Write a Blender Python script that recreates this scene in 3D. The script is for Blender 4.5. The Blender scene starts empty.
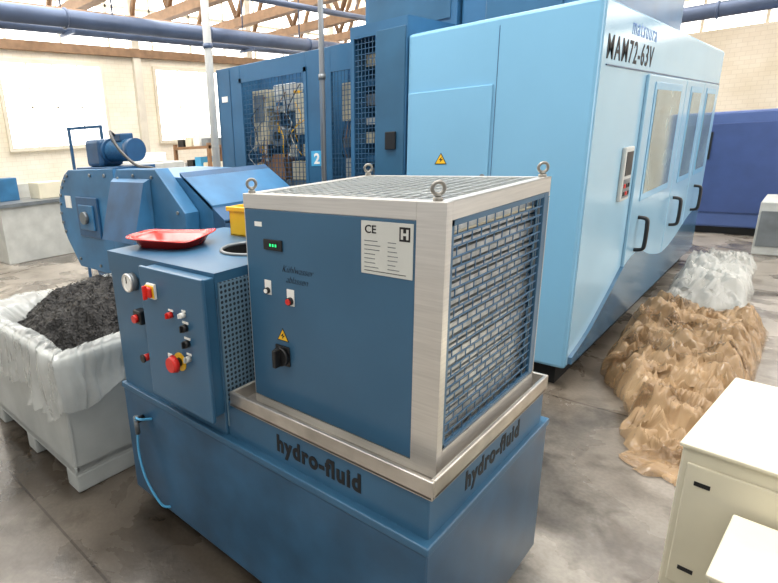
import bpy, bmesh, math, random
from mathutils import Vector, Matrix, noise
random.seed(7)
S=bpy.context.scene
S.view_settings.view_transform='Standard'
S.view_settings.look='None'
S.view_settings.exposure=0.0
COL=S.collection

# ------------------------------------------------------------ materials
def lin(c):
    return tuple((v/12.92 if v<=.04045 else ((v+.055)/1.055)**2.4) for v in c)
def rgb(r,g,b): return lin((r/255,g/255,b/255))
def mat(name,c,rough=.5,metal=0.,var=.08,scale=6.,bump=0.,spec=.5,emit=None,stretch=None,alpha=1.,trans=0.,c2=None):
    m=bpy.data.materials.new(name); m.use_nodes=True
    nt=m.node_tree; b=nt.nodes['Principled BSDF']
    tc=nt.nodes.new('ShaderNodeTexCoord'); n=nt.nodes.new('ShaderNodeTexNoise')
    n.inputs['Scale'].default_value=scale; n.inputs['Detail'].default_value=5
    if stretch:
        mp=nt.nodes.new('ShaderNodeMapping'); mp.inputs['Scale'].default_value=stretch
        nt.links.new(tc.outputs['Object'],mp.inputs[0]); nt.links.new(mp.outputs[0],n.inputs['Vector'])
    else: nt.links.new(tc.outputs['Object'],n.inputs['Vector'])
    r=nt.nodes.new('ShaderNodeValToRGB'); r.color_ramp.elements[0].position=.3; r.color_ramp.elements[1].position=.7
    r.color_ramp.elements[0].color=(*[max(0,v*(1-var)) for v in c],1)
    r.color_ramp.elements[1].color=(*(c2 if c2 else [min(1,v*(1+var)) for v in c]),1)
    nt.links.new(n.outputs['Fac'],r.inputs[0]); nt.links.new(r.outputs[0],b.inputs['Base Color'])
    b.inputs['Roughness'].default_value=rough; b.inputs['Metallic'].default_value=metal
    b.inputs['Specular IOR Level'].default_value=spec
    b.inputs['Alpha'].default_value=alpha
    b.inputs['Transmission Weight'].default_value=trans
    if bump:
        bp=nt.nodes.new('ShaderNodeBump'); bp.inputs['Strength'].default_value=bump; bp.inputs['Distance'].default_value=.02
        nt.links.new(n.outputs['Fac'],bp.inputs['Height']); nt.links.new(bp.outputs[0],b.inputs['Normal'])
    if emit:
        b.inputs['Emission Color'].default_value=(*emit[0],1); b.inputs['Emission Strength'].default_value=emit[1]
    return m
M={}
M['chill']=mat('blue_enamel',rgb(54,94,124),.30,var=.08,scale=3)
M['tank']=mat('tank_blue_enamel',rgb(48,90,120),.32,var=.16,scale=3)
M['tanklow']=mat('tank_worn_blue',rgb(40,80,110),.28,var=.3,scale=5)
M['steel']=mat('brushed_stainless',rgb(212,209,204),.34,.7,var=.07,scale=8,stretch=(1,1,25))
M['steelh']=mat('brushed_stainless_tray',rgb(192,187,180),.30,.8,var=.28,scale=7)
M['bolt']=mat('galvanised_bolt',rgb(140,138,132),.35,.85,var=.15)
M['mesh']=mat('grille_wire',rgb(66,106,140),.4,.3,var=.06)
M['mesh2']=mat('pale_top_mesh',rgb(182,188,190),.4,.4,var=.08)
M['fins']=mat('condenser_fins',rgb(196,198,198),.36,.6,var=.3,scale=5,stretch=(1,5,1.5))
M['finb']=mat('condenser_core',rgb(96,104,110),.5,.4,var=.3,scale=9)
M['dark']=mat('black_plastic',rgb(22,23,25),.4,var=.1)
M['void']=mat('dark_opening',rgb(8,10,12),.8,var=.1)
M['black']=mat('black_ink',rgb(12,14,18),.6,var=.05)
M['white']=mat('white_plastic',rgb(235,235,230),.5,var=.03)
M['plate']=mat('rating_plate',rgb(206,208,203),.45,.2,var=.05)
M['red']=mat('red_plastic',rgb(205,40,32),.35,var=.05)
M['redtray']=mat('red_tray_plastic',rgb(192,46,40),.14,var=.12,scale=14)
M['yellow']=mat('yellow_plastic',rgb(236,186,34),.4,var=.06)
M['orange']=mat('orange_lens',rgb(245,150,20),.25,var=.05,emit=(rgb(245,150,20),.4))
M['green']=mat('green_led',rgb(40,220,120),.3,emit=(rgb(40,230,130),1.))
M['sky']=mat('light_blue_enamel',rgb(118,170,202),.22,var=.06,scale=1.)
M['sky2']=mat('light_blue_front_lit',rgb(150,188,210),.18,var=.04,scale=1.2)  # body enamel again, paled to carry the front's overexposure and reflection
M['sky3']=mat('light_blue_door_lit',rgb(138,178,202),.18,var=.04,scale=1.2)  # same enamel on the doors, bright front light mixed into the colour
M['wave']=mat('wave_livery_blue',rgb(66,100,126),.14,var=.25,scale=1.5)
M['skirt']=mat('seam_dark_blue',rgb(40,74,110),.3,var=.25,scale=3)
M['glass']=mat('door_window',rgb(112,134,136),.06,var=.35,scale=3,spec=1.0)
M['deep']=mat('mid_blue_panel',rgb(50,96,132),.32,var=.14,scale=3)
M['deepw']=mat('dark_blue_wire',rgb(48,86,118),.4,var=.1)
M['conv']=mat('conveyor_blue',rgb(50,106,148),.40,var=.25,scale=4)
M['conv2']=mat('conveyor_dark_blue',rgb(34,78,116),.40,var=.25,scale=6)
M['bin']=mat('light_grey_bin',rgb(162,166,164),.5,var=.16,scale=4)
M['film']=mat('liner_film',rgb(206,210,208),.14,var=.12,scale=8,alpha=.45)
M['chip']=mat('steel_swarf',rgb(20,19,19),.4,.4,var=.6,scale=60,bump=.8)
M['cream']=mat('cream_beige_enamel',rgb(220,213,190),.5,var=.05)
M['brown']=mat('tan_film',rgb(140,106,70),.13,var=.25,scale=3,stretch=(1,2.2,.6),alpha=.62,c2=rgb(206,176,138))
M['sack']=mat('clear_film',rgb(214,214,208),.15,var=.06,scale=4,alpha=.42)
M['hose']=mat('light_blue_hose',rgb(80,160,205),.3)
M['duct']=mat('blue_grey_duct',rgb(86,100,126),.4,.3,var=.15,scale=3)
M['post']=mat('cream_column',rgb(206,200,186),.6,var=.08)
M['mull']=mat('window_mullion',rgb(214,206,188),.6,var=.08)
M['pipe']=mat('steel_pipe',rgb(170,175,180),.35,.6,var=.08)
M['gpipe']=mat('grey_white_pipe',rgb(206,208,206),.45,.1,var=.06)
M['rust']=mat('truss_paint',rgb(134,106,80),.6,var=.2,scale=8)
M['wallc']=mat('pale_ceiling',rgb(222,212,194),.8,var=.05,scale=2)
M['brownobj']=mat('brown_part',rgb(140,104,72),.5,var=.2)
M['grey']=mat('grey_part',rgb(120,126,130),.4,.4,var=.2)
M['lgrey']=mat('light_grey_part',rgb(190,192,188),.5,.1,var=.12)
M['beige']=mat('beige_component',rgb(204,194,166),.5,var=.12)
M['num']=mat('number_sign_blue',rgb(70,165,215),.4)
M['brand']=mat('brand_blue',rgb(38,108,176),.4)
M['navy']=mat('far_blue',rgb(74,96,148),.4)
M['navy2']=mat('far_dark_blue',rgb(58,78,128),.4)
M['cart']=mat('tube_blue',rgb(40,80,116),.4)

def perf(name,base,hole,scale,rad):
    m=bpy.data.materials.new(name); m.use_nodes=True; nt=m.node_tree; b=nt.nodes['Principled BSDF']
    tc=nt.nodes.new('ShaderNodeTexCoord'); v=nt.nodes.new('ShaderNodeTexVoronoi'); v.inputs['Scale'].default_value=scale; v.inputs['Randomness'].default_value=0
    v.voronoi_dimensions='2D'
    sp=nt.nodes.new('ShaderNodeSeparateXYZ'); cb=nt.nodes.new('ShaderNodeCombineXYZ')
    nt.links.new(tc.outputs['Object'],sp.inputs[0]); nt.links.new(sp.outputs['Y'],cb.inputs['X']); nt.links.new(sp.outputs['Z'],cb.inputs['Y'])
    nt.links.new(cb.outputs[0],v.inputs['Vector'])
    lt=nt.nodes.new('ShaderNodeMath'); lt.operation='LESS_THAN'; lt.inputs[1].default_value=rad
    nt.links.new(v.outputs['Distance'],lt.inputs[0])
    mx=nt.nodes.new('ShaderNodeMix'); mx.data_type='RGBA'; mx.inputs['A'].default_value=(*base,1); mx.inputs['B'].default_value=(*hole,1)
    nt.links.new(lt.outputs[0],mx.inputs['Factor']); nt.links.new(mx.outputs['Result'],b.inputs['Base Color'])
    b.inputs['Roughness'].default_value=.45
    return m
M['perf']=perf('perforated_sheet',rgb(104,132,150),rgb(20,32,44),58,.32)

def brick_mat():
    m=bpy.data.materials.new('painted_brick'); m.use_nodes=True; nt=m.node_tree; b=nt.nodes['Principled BSDF']
    tc=nt.nodes.new('ShaderNodeTexCoord'); sp=nt.nodes.new('ShaderNodeSeparateXYZ'); cb=nt.nodes.new('ShaderNodeCombineXYZ'); ad=nt.nodes.new('ShaderNodeMath')
    nt.links.new(tc.outputs['Object'],sp.inputs[0]); nt.links.new(sp.outputs['X'],ad.inputs[0]); nt.links.new(sp.outputs['Y'],ad.inputs[1])
    nt.links.new(ad.outputs[0],cb.inputs['X']); nt.links.new(sp.outputs['Z'],cb.inputs['Y'])
    br=nt.nodes.new('ShaderNodeTexBrick'); nt.links.new(cb.outputs[0],br.inputs['Vector'])
    br.inputs['Scale'].default_value=3.2; br.inputs['Color1'].default_value=(*rgb(236,229,214),1); br.inputs['Color2'].default_value=(*rgb(232,224,208),1); br.inputs['Mortar'].default_value=(*rgb(220,212,196),1)
    br.inputs['Mortar Size'].default_value=.012
    n=nt.nodes.new('ShaderNodeTexNoise'); n.inputs['Scale'].default_value=1.2; n.inputs['Detail'].default_value=6; nt.links.new(tc.outputs['Object'],n.inputs['Vector'])
    r=nt.nodes.new('ShaderNodeValToRGB'); r.color_ramp.elements[0].position=.35; r.color_ramp.elements[0].color=(.88,.86,.81,1); r.color_ramp.elements[1].position=.6; r.color_ramp.elements[1].color=(1,1,1,1)
    nt.links.new(n.outputs['Fac'],r.inputs[0])
    q=nt.nodes.new('ShaderNodeMix'); q.data_type='RGBA'; q.blend_type='MULTIPLY'; q.inputs['Factor'].default_value=1
    nt.links.new(br.outputs['Color'],q.inputs['A']); nt.links.new(r.outputs[0],q.inputs['B']); nt.links.new(q.outputs['Result'],b.inputs['Base Color'])
    b.inputs['Roughness'].default_value=.8
    return m
M['wall']=brick_mat()

def floor_mat():
    m=bpy.data.materials.new('worn_concrete'); m.use_nodes=True; nt=m.node_tree; b=nt.nodes['Principled BSDF']
    tc=nt.nodes.new('ShaderNodeTexCoord')
    def nz(s,d=6,dist=0,off=0):
        mp=nt.nodes.new('ShaderNodeMapping'); mp.inputs['Location'].default_value=(off,off*.7,0); nt.links.new(tc.outputs['Object'],mp.inputs[0])
        n=nt.nodes.new('ShaderNodeTexNoise'); n.inputs['Scale'].default_value=s; n.inputs['Detail'].default_value=d; n.inputs['Distortion'].default_value=dist
        nt.links.new(mp.outputs[0],n.inputs['Vector']); return n
    def ramp(src,p0,c0,p1,c1):
        r=nt.nodes.new('ShaderNodeValToRGB'); e=r.color_ramp.elements; e[0].position=p0; e[0].color=(*c0,1); e[1].position=p1; e[1].color=(*c1,1)
        nt.links.new(src,r.inputs[0]); return r
    a=ramp(nz(1.6,9,.2).outputs['Fac'],.34,rgb(132,125,116),.68,rgb(172,165,155))
    s=ramp(nz(1.4,9,.5,1.3).outputs['Fac'],.48,(0,0,0),.62,(.85,.85,.85))
    s2=ramp(nz(6,7,.5,9).outputs['Fac'],.52,(1.,)*3,.70,(.54,.52,.49))
    s4=ramp(nz(2.5,6,.3,21).outputs['Fac'],.58,(1.,)*3,.64,(.64,.61,.58))
    f=ramp(nz(60,3).outputs['Fac'],.4,(.86,)*3,.6,(1.,)*3)
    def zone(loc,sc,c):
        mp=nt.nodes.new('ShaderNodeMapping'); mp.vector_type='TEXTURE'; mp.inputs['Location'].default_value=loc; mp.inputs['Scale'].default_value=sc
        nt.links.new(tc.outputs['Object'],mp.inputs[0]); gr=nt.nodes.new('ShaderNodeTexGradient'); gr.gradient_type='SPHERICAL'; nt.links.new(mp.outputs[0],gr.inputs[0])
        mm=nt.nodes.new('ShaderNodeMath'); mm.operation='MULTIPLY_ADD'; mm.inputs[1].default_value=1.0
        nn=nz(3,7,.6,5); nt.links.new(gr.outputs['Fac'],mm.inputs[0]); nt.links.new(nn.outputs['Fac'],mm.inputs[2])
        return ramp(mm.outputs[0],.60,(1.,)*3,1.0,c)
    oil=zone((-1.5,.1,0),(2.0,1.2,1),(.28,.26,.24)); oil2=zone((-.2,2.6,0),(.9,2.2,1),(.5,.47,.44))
    br=nt.nodes.new('ShaderNodeTexBrick'); br.offset=0; br.inputs['Scale'].default_value=1.; br.inputs['Brick Width'].default_value=2.6; br.inputs['Row Height'].default_value=2.6
    br.inputs['Mortar Size'].default_value=.006; br.inputs['Color1'].default_value=(1,1,1,1); br.inputs['Color2'].default_value=(.93,.93,.93,1); br.inputs['Mortar'].default_value=(.45,.42,.4,1)
    mp=nt.nodes.new('ShaderNodeMapping'); mp.inputs['Location'].default_value=(.6,.35,0); nt.links.new(tc.outputs['Object'],mp.inputs[0]); nt.links.new(mp.outputs[0],br.inputs['Vector'])
    m1=nt.nodes.new('ShaderNodeMix'); m1.data_type='RGBA'; m1.inputs['B'].default_value=(*rgb(92,85,77),1)
    nt.links.new(a.outputs[0],m1.inputs['A']); nt.links.new(s.outputs[0],m1.inputs['Factor'])
    def mul(x,y):
        q=nt.nodes.new('ShaderNodeMix'); q.data_type='RGBA'; q.blend_type='MULTIPLY'; q.inputs['Factor'].default_value=1
        nt.links.new(x,q.inputs['A']); nt.links.new(y,q.inputs['B']); return q.outputs['Result']
    c=m1.outputs['Result']
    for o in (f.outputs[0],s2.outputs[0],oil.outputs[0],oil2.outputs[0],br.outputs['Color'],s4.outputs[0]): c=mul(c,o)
    nt.links.new(c,b.inputs['Base Color'])
    rr=ramp(s.outputs[0],0,(.30,)*3,1,(.12,)*3); nt.links.new(rr.outputs[0],b.inputs['Roughness'])
    bp=nt.nodes.new('ShaderNodeBump'); bp.inputs['Strength'].default_value=.08; bp.inputs['Distance'].default_value=.01
    nt.links.new(f.outputs[0],bp.inputs['Height']); nt.links.new(bp.outputs[0],b.inputs['Normal'])
    return m
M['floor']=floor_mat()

# ------------------------------------------------------------ mesh builder
class MB:
    def __init__(s): s.bm=bmesh.new(); s.mats=[]
    def mi(s,m):
        m=M[m] if isinstance(m,str) else m
        if m not in s.mats: s.mats.append(m)
        return s.mats.index(m)
    def _fin(s,verts,m,mx=None,smooth=False):
        if mx is not None: bmesh.ops.transform(s.bm,matrix=mx,verts=verts)
        i=s.mi(m)
        fs=set(f for v in verts for f in v.link_faces)
        for f in fs: f.material_index=i; f.smooth=smooth
    def box(s,x0,x1,y0,y1,z0,z1,m,bev=0.,mx=None):
        r=bmesh.ops.create_cube(s.bm,size=1)['verts']
        T=Matrix.Translation(((x0+x1)/2,(y0+y1)/2,(z0+z1)/2))@Matrix.Diagonal((abs(x1-x0),abs(y1-y0),abs(z1-z0),1))
        bmesh.ops.transform(s.bm,matrix=T,verts=r)
        if bev:
            es=list(set(e for v in r for e in v.link_edges))
            o=bmesh.ops.bevel(s.bm,geom=es,offset=bev,segments=2,affect='EDGES',profile=.5)
            r=list(set(v for f in o['faces'] for v in f.verts)|set(v for v in r if v.is_valid))
            r=list(set(v for v in r for f in v.link_faces for v in f.verts))
        s._fin(r,m,mx); return s
    def cyl(s,p,q,r,m,r2=None,seg=20,smooth=True):
        p,q=Vector(p),Vector(q); d=q-p
        o=bmesh.ops.create_cone(s.bm,cap_ends=True,segments=seg,radius1=r,radius2=r if r2 is None else r2,depth=d.length)['verts']
        mx=Matrix.Translation((p+q)/2)@d.to_track_quat('Z','Y').to_matrix().to_4x4()
        s._fin(o,m,mx)
        if smooth:
            for f in set(f for v in o for f in v.link_faces):
                if len(f.verts)==4: f.smooth=True
        return s
    def torus(s,c,ax,R,r,m,seg=20,sub=8,arc=2*math.pi):
        ax=Vector(ax).normalized(); qm=ax.to_track_quat('Z','Y').to_matrix(); c=Vector(c)
        full=abs(arc-2*math.pi)<1e-6; n=seg if full else seg+1; rings=[]
        for i in range(n):
            a=arc*i/seg; ring=[]
            for j in range(sub):
                b=2*math.pi*j/sub
                ring.append(s.bm.verts.new(c+qm@Vector(((R+r*math.cos(b))*math.cos(a),(R+r*math.cos(b))*math.sin(a),r*math.sin(b)))))
            rings.append(ring)
        i_=s.mi(m)
        for i in range(seg):
            A=rings[i];B=rings[(i+1)%n]
            for j in range(sub):
                f=s.bm.faces.new((A[j],B[j],B[(j+1)%sub],A[(j+1)%sub])); f.smooth=True; f.material_index=i_
        return s
    def poly(s,pts,m,thick=None,bev=0.):
        vs=[s.bm.verts.new(p) for p in pts]; i=s.mi(m)
        f=s.bm.faces.new(vs); f.material_index=i
        if thick is not None:
            t=Vector(thick); v2=[s.bm.verts.new(Vector(p)+t) for p in pts]
            f2=s.bm.faces.new(v2[::-1]); f2.material_index=i
            n=len(vs)
            for k in range(n):
                g=s.bm.faces.new((vs[k],v2[k],v2[(k+1)%n],vs[(k+1)%n])); g.material_index=i
            if bev:
                es=[e for e in set(list(f.edges)+list(f2.edges))]
                bmesh.ops.bevel(s.bm,geom=es,offset=bev,segments=3,affect='EDGES',profile=.5)
        return s
    def tube(s,pts,r,m,sub=8,res=6):
        P=[Vector(p) for p in pts]; out=[]
        n=len(P)
        for i in range(n-1):
            p0=P[max(i-1,0)];p1=P[i];p2=P[i+1];p3=P[min(i+2,n-1)]
            for k in range(res):
                t=k/res
                out.append(.5*((2*p1)+(-p0+p2)*t+(2*p0-5*p1+4*p2-p3)*t*t+(-p0+3*p1-3*p2+p3)*t**3))
        out.append(P[-1]); rings=[]; i_=s.mi(m); up=Vector((.13,.37,.9)).normalized()
        for i,p in enumerate(out):
            d=(out[min(i+1,len(out)-1)]-out[max(i-1,0)]).normalized()
            a=d.cross(up)
            if a.length<.05: a=d.cross(Vector((1,0,0)))
            a.normalize(); b=d.cross(a); up=-b if (-b).dot(up)>0 else b
            a=d.cross(up).normalized(); b=d.cross(a)
            rings.append([s.bm.verts.new(p+r*(math.cos(2*math.pi*j/sub)*a+math.sin(2*math.pi*j/sub)*b)) for j in range(sub)])
        for A,B in zip(rings,rings[1:]):
            for j in range(sub):
                f=s.bm.faces.new((A[j],A[(j+1)%sub],B[(j+1)%sub],B[j])); f.smooth=True; f.material_index=i_
        for R in (rings[0],rings[-1]):
            f=s.bm.faces.new(R); f.material_index=i_
        return s
    def obj(s,name,parent=None,label=None,origin=None):
        bmesh.ops.recalc_face_normals(s.bm,faces=s.bm.faces)
        me=bpy.data.meshes.new(name)
        if origin is not None: bmesh.ops.translate(s.bm,vec=-Vector(origin),verts=s.bm.verts)
        s.bm.to_mesh(me); s.bm.free()
        for m in s.mats: me.materials.append(m)
        o=bpy.data.objects.new(name,me); COL.objects.link(o)
        if origin is not None: o.location=origin
        if parent is not None:
            o.parent=parent
            pw=Vector((0,0,0)); q=parent
            while q is not None: pw+=q.location; q=q.parent
            o.location=o.location-pw
        if label: o['label']=label
        return o
def thing(name,label,cat,loc=(0,0,0)):
    e=bpy.data.objects.new(name,None); e.empty_display_size=.1; COL.objects.link(e); e.location=loc
    e['label']=label; e['category']=cat; return e
def tag(o,label,cat): o['label']=label; o['category']=cat; return o
def struct(o): o['kind']='structure'; return o
def text(name,body,m,p,width,height,face,parent,bold=.0,shear=0.,depth=.001,space=1.):
    cu=bpy.data.curves.new(name,'FONT'); cu.body=body; cu.size=1; cu.offset=bold; cu.extrude=.01; cu.shear=shear; cu.align_x='LEFT'; cu.space_character=space
    t=bpy.data.objects.new(name+'_tmp',cu); COL.objects.link(t)
    dg=bpy.context.evaluated_depsgraph_get(); me=bpy.data.meshes.new_from_object(t.evaluated_get(dg))
    bpy.data.objects.remove(t)
    xs=[v.co.x for v in me.vertices]; ys=[v.co.y for v in me.vertices]
    x0,x1,y0,y1=min(xs),max(xs),min(ys),max(ys)
    for v in me.vertices:
        a=(v.co.x-x0)/(x1-x0)*width; b=(v.co.y-y0)/(y1-y0)*height; c=(v.co.z/.01)*depth
        v.co=Vector((a,-c,b)) if face=='front' else Vector((c,a,b))
    me.materials.clear(); me.materials.append(M[m])
    for q in me.polygons: q.material_index=0
    o=bpy.data.objects.new(name,me); COL.objects.link(o); o.location=p
    if parent is not None:
        o.parent=parent; pw=Vector((0,0,0)); q=parent
        while q is not None: pw+=q.location; q=q.parent
        o.location=Vector(p)-pw
    return o

# ------------------------------------------------------------ setting
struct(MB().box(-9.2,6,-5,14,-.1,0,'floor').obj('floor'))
w=MB(); w.box(-9.2,-9,-5,14,0,3.35,'wall'); w.box(-9.2,-9,-5,14,4.9,5.6,'wall')
for y in range(-4,14,3): w.box(-9.04,-8.92,y-.08,y+.08,0,5.5,'post')
w.box(-9.0,-8.97,-5,14,0,1.1,'lgrey'); w.box(-9.0,-8.9,-5,14,3.25,3.4,'rust')
struct(w.obj('wall_left'))
def emis(name,c,s):
    m=bpy.data.materials.new(name); m.use_nodes=True; nt=m.node_tree; b=nt.nodes['Principled BSDF']
    b.inputs['Base Color'].default_value=(*c,1); b.inputs['Emission Color'].default_value=(*c,1)
    n=nt.nodes.new('ShaderNodeTexNoise'); n.inputs['Scale'].default_value=1.
    r=nt.nodes.new('ShaderNodeMath'); r.operation='MULTIPLY_ADD'; r.inputs[1].default_value=s*.2; r.inputs[2].default_value=s*.9
    nt.links.new(n.outputs['Fac'],r.inputs[0]); nt.links.new(r.outputs[0],b.inputs['Emission Strength']); return m
M['daylight']=emis('daylight_pane',(1,.985,.95),3.2)
w=MB(); w.box(-9.15,-9.1,-5,14,3.35,4.9,'daylight')
for i in range(20): w.box(-9.1,-9.05,-5+i*.95,-4.96+i*.95,3.35,4.9,'mull')
w.box(-9.1,-9.05,-5,14,4.1,4.15,'mull')
struct(w.obj('window_1'))
w=MB(); w.box(-9,6,13,13.2,0,3.1,'wall'); w.box(-9,6,13,13.2,5.,5.6,'wall')
struct(w.obj('wall_back'))
w=MB(); w.box(-9,6,13.1,13.15,3.1,5.,'daylight')
for i in range(17): w.box(-9+i*.93,-8.95+i*.93,13.05,13.1,3.1,5.,'mull')
for z in (3.7,4.3): w.box(-9,6,13.05,13.1,z,z+.04,'mull')
struct(w.obj('window_2'))
for k,(ya,yb) in enumerate(((2.4,4.2),(5.4,7.6),(8.4,10.6))):
    w=MB(); w.box(-8.99,-8.97,ya,yb,1.7,3.05,'daylight'); w.box(-8.97,-8.92,ya-.06,ya,1.64,3.11,'mull'); w.box(-8.97,-8.92,yb,yb+.06,1.64,3.11,'mull')
    w.box(-8.97,-8.92,ya,yb,1.64,1.7,'mull'); w.box(-8.97,-8.92,ya,yb,3.05,3.11,'mull')
    for i in range(1,4): y=ya+(yb-ya)*i/4; w.box(-8.97,-8.955,y-.01,y+.01,1.7,3.05,'mull')
    w.box(-8.97,-8.955,ya,yb,2.34,2.36,'mull')
    struct(w.obj('window_%d'%(k+4)))
w=MB()
ys=[-5,-3.2,-1.4,.4,2.2,4.0,5.8,7.6,9.4,11.2,14]
for i in range(0,10,2): w.box(-9.2,6,ys[i],ys[i]+1.3,5.5,5.6,'wallc')
for x in (-9.2,-5.4,-1.6,2.2): w.box(x,x+.25,-5,14,5.5,5.6,'wallc')
struct(w.obj('ceiling'))
w=MB(); w.box(-9.2,6,-5,14,5.68,5.7,'daylight'); struct(w.obj('window_3'))

for k,y in enumerate((3.4,5.0,6.6,8.2,9.8,11.6)):
    b=MB(); b.box(-9,6,y-.09,y+.09,3.7,3.86,'rust'); b.box(-9,6,y-.08,y+.08,5.05,5.18,'rust')
    n=12
    for i in range(n):
        xa=-9+15*i/n; xb=-9+15*(i+.5)/n; xc=-9+15*(i+1)/n
        b.cyl((xa,y,3.85),(xb,y,5.12),.05,'rust',seg=6); b.cyl((xb,y,5.12),(xc,y,3.85),.05,'rust',seg=6)
    o=b.obj('roof_truss'); tag(o,'rust-brown steel lattice truss spanning under the roof','roof truss'); o['group']='roof trusses'
HY=(2.85,6.4,10.)
b=MB(); b.cyl((-6,-1.5,3.12),(-6,12.9,3.12),.10,'duct',seg=24)
for y in (0,2.2,4.4,6.6,8.8,11): b.torus((-6,y,3.12),(0,1,0),.105,.014,'duct',seg=24)
for y in HY: b.cyl((-6,y,3.2),(-6,y,5.495),.012,'duct',seg=6)
tag(b.obj('air_duct'),'large blue-grey air duct hung along the hall','air duct')
b=MB(); b.cyl((-4.0,9.0,2.92),(5.9,9.0,2.92),.10,'duct',seg=24)
for x in (-3,-1.6,-.8,0,1.4,3): b.torus((x,9.0,2.92),(1,0,0),.105,.014,'duct',seg=24)
for x in (-2.5,.6,3.6): b.cyl((x,9.5,2.92),(x,9.5,5.495),.012,'duct',seg=6); b.box(x-.02,x+.02,8.9,9.52,2.90,2.94,'duct')
tag(b.obj('air_duct'),'large grey air duct crossing the hall above the machines','air duct')
b=MB(); b.cyl((-5.5,-1.5,3.55),(-5.5,12.9,3.55),.045,'duct')
for y in HY: b.cyl((-5.5,y,3.55),(-5.5,y,5.495),.01,'duct',seg=6)
tag(b.obj('ceiling_pipe'),'thin grey pipe hung from the roof','pipe')
b=MB(); b.cyl((-7.4,-1.5,3.3),(-7.4,12.9,3.3),.07,'duct'); b.cyl((-7.2,-1.5,3.5),(-7.2,12.9,3.5),.04,'rust')
for y in HY: b.cyl((-7.4,y,3.3),(-7.4,y,5.495),.012,'duct',seg=6); b.box(-7.5,-7.1,y-.02,y+.02,3.2,3.24,'duct')
tag(b.obj('ceiling_pipe'),'pair of grey and brown pipes hung near the wall','pipe')
b=MB(); b.cyl((-3.2,5.,3.45),(5.9,11.0,3.3),.13,'rust'); b.cyl((-1.2,6.32,3.42),(-1.2,6.32,5.495),.012,'duct',seg=6); b.cyl((3.6,9.49,3.35),(3.6,9.49,5.495),.012,'duct',seg=6)
tag(b.obj('ceiling_pipe'),'thick brown pipe crossing under the roof','pipe')
b=MB(); b.cyl((-4.4,3.05,0),(-4.4,3.05,5.5),.045,'gpipe'); b.cyl((-4.4,3.05,0),(-4.4,3.05,.02),.10,'gpipe'); b.cyl((-4.4,3.05,2.6),(-4.4,3.05,2.65),.055,'duct')
tag(b.obj('steel_column'),'slim grey-white round steel column','column')
b=MB(); b.box(.2,.42,10.2,10.42,0,5.5,'post',.006); b.box(.1,.52,10.1,10.52,0,.03,'post')
tag(b.obj('steel_column'),'thick cream steel column beyond the machines','column')
b=MB(); b.cyl((-2.165,2.28,0),(-2.165,2.28,5.5),.020,'pipe'); b.cyl((-2.165,2.28,0),(-2.165,2.28,.02),.06,'pipe')
for z in (1.0,2.0,2.8): b.cyl((-2.165,2.28,z),(-2.165,2.28,z+.04),.027,'grey')
tag(b.obj('service_pipe'),'thin vertical steel pipe rising before the enclosure','pipe')

# ------------------------------------------------------------ TANK
TK=thing('coolant_tank','dark blue coolant tank with stainless drip tray','coolant tank',(-.7,.4,0))
b=MB(); b.box(-1.44,0,-.015,.80,.1,.62,'tanklow',.006); b.box(-1.445,.005,-.02,.805,.6,.625,'tank',.004)
b.obj('lower_tank',TK)
MB().box(-.76,-.012,.01,.77,.62,.752,'tank',.004).obj('upper_plinth',TK)
b=MB(); b.box(-1.44,-.76,0,.62,.62,1.13,'tank',.006)
i_=b.mi('tank'); ocx,ocy,R_=-.93,.33,.115; n=48
out=[];inn=[];lo=[]
for k in range(n):
    a=2*math.pi*k/n; c,s_=math.cos(a),math.sin(a)
    tx=((-.757 if c>0 else -1.443)-ocx)/c if abs(c)>1e-6 else 1e9; ty=((.623 if s_>0 else -.003)-ocy)/s_ if abs(s_)>1e-6 else 1e9
    t=min(tx,ty); out.append(b.bm.verts.new((ocx+c*t,ocy+s_*t,1.203))); inn.append(b.bm.verts.new((ocx+c*R_,ocy+s_*R_,1.203))); lo.append(b.bm.verts.new((ocx+c*R_,ocy+s_*R_,1.14)))
for cx_,cy_ in ((-.757,-.003),(-.757,.623),(-1.443,.623),(-1.443,-.003)):
    v=min(out,key=lambda q:(q.co.x-cx_)**2+(q.co.y-cy_)**2); v.co.x=cx_; v.co.y=cy_
iv=b.mi('void')
for k in range(n):
    f=b.bm.faces.new((out[k],out[(k+1)%n],inn[(k+1)%n],inn[k])); f.material_index=i_
    f=b.bm.faces.new((inn[k],inn[(k+1)%n],lo[(k+1)%n],lo[k])); f.material_index=iv
f=b.bm.faces.new(lo); f.material_index=iv
for (xa,xb,ya,yb) in ((-1.443,-.757,-.003,.0),(-1.443,-.757,.62,.623),(-1.443,-1.44,0,.62),(-.76,-.757,0,.62)): b.box(xa,xb,ya,yb,1.12,1.2025,'tank')
b.obj('housing',TK)
b=MB(); b.box(-.7585,-.752,.008,.60,.66,1.17,'perf'); b.obj('perforated_panel',TK)
b=MB(); b.torus((ocx,ocy,1.206),(0,0,1),.12,.007,'grey',seg=40); b.obj('filler_rim',TK)
b=MB()
b.box(-.7314,0,0,.7629,.7494,.757,'steelh')
def rim(x0,x1,y0,y1): b.box(x0,x1,y0,y1,.7494,.8004,'steelh',.003)
rim(-.7314,0,0,.012); rim(-.7314,0,.7509,.7629); rim(-.7314,-.7194,.012,.7509); rim(-.012,0,.012,.7509)
b.obj('drip_tray',TK,'stainless steel drip tray')
for x,y in ((-1.36,.08),(-.08,.08),(-1.36,.72),(-.08,.72),(-.6,.72)):
    MB().cyl((x,y,.0),(x,y,.02),.035,'dark').cyl((x,y,.02),(x,y,.1),.014,'grey').obj('foot',TK)
text('lettering','hydro-fluid','black',(-.525,.0085,.643),.315,.078,'front',TK,bold=.042,space=1.16,depth=.0005)
text('lettering','hydro-fluid','black',(-.0115,.205,.643),.365,.076,'side',TK,bold=.042,space=1.16,depth=.0005)
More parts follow.
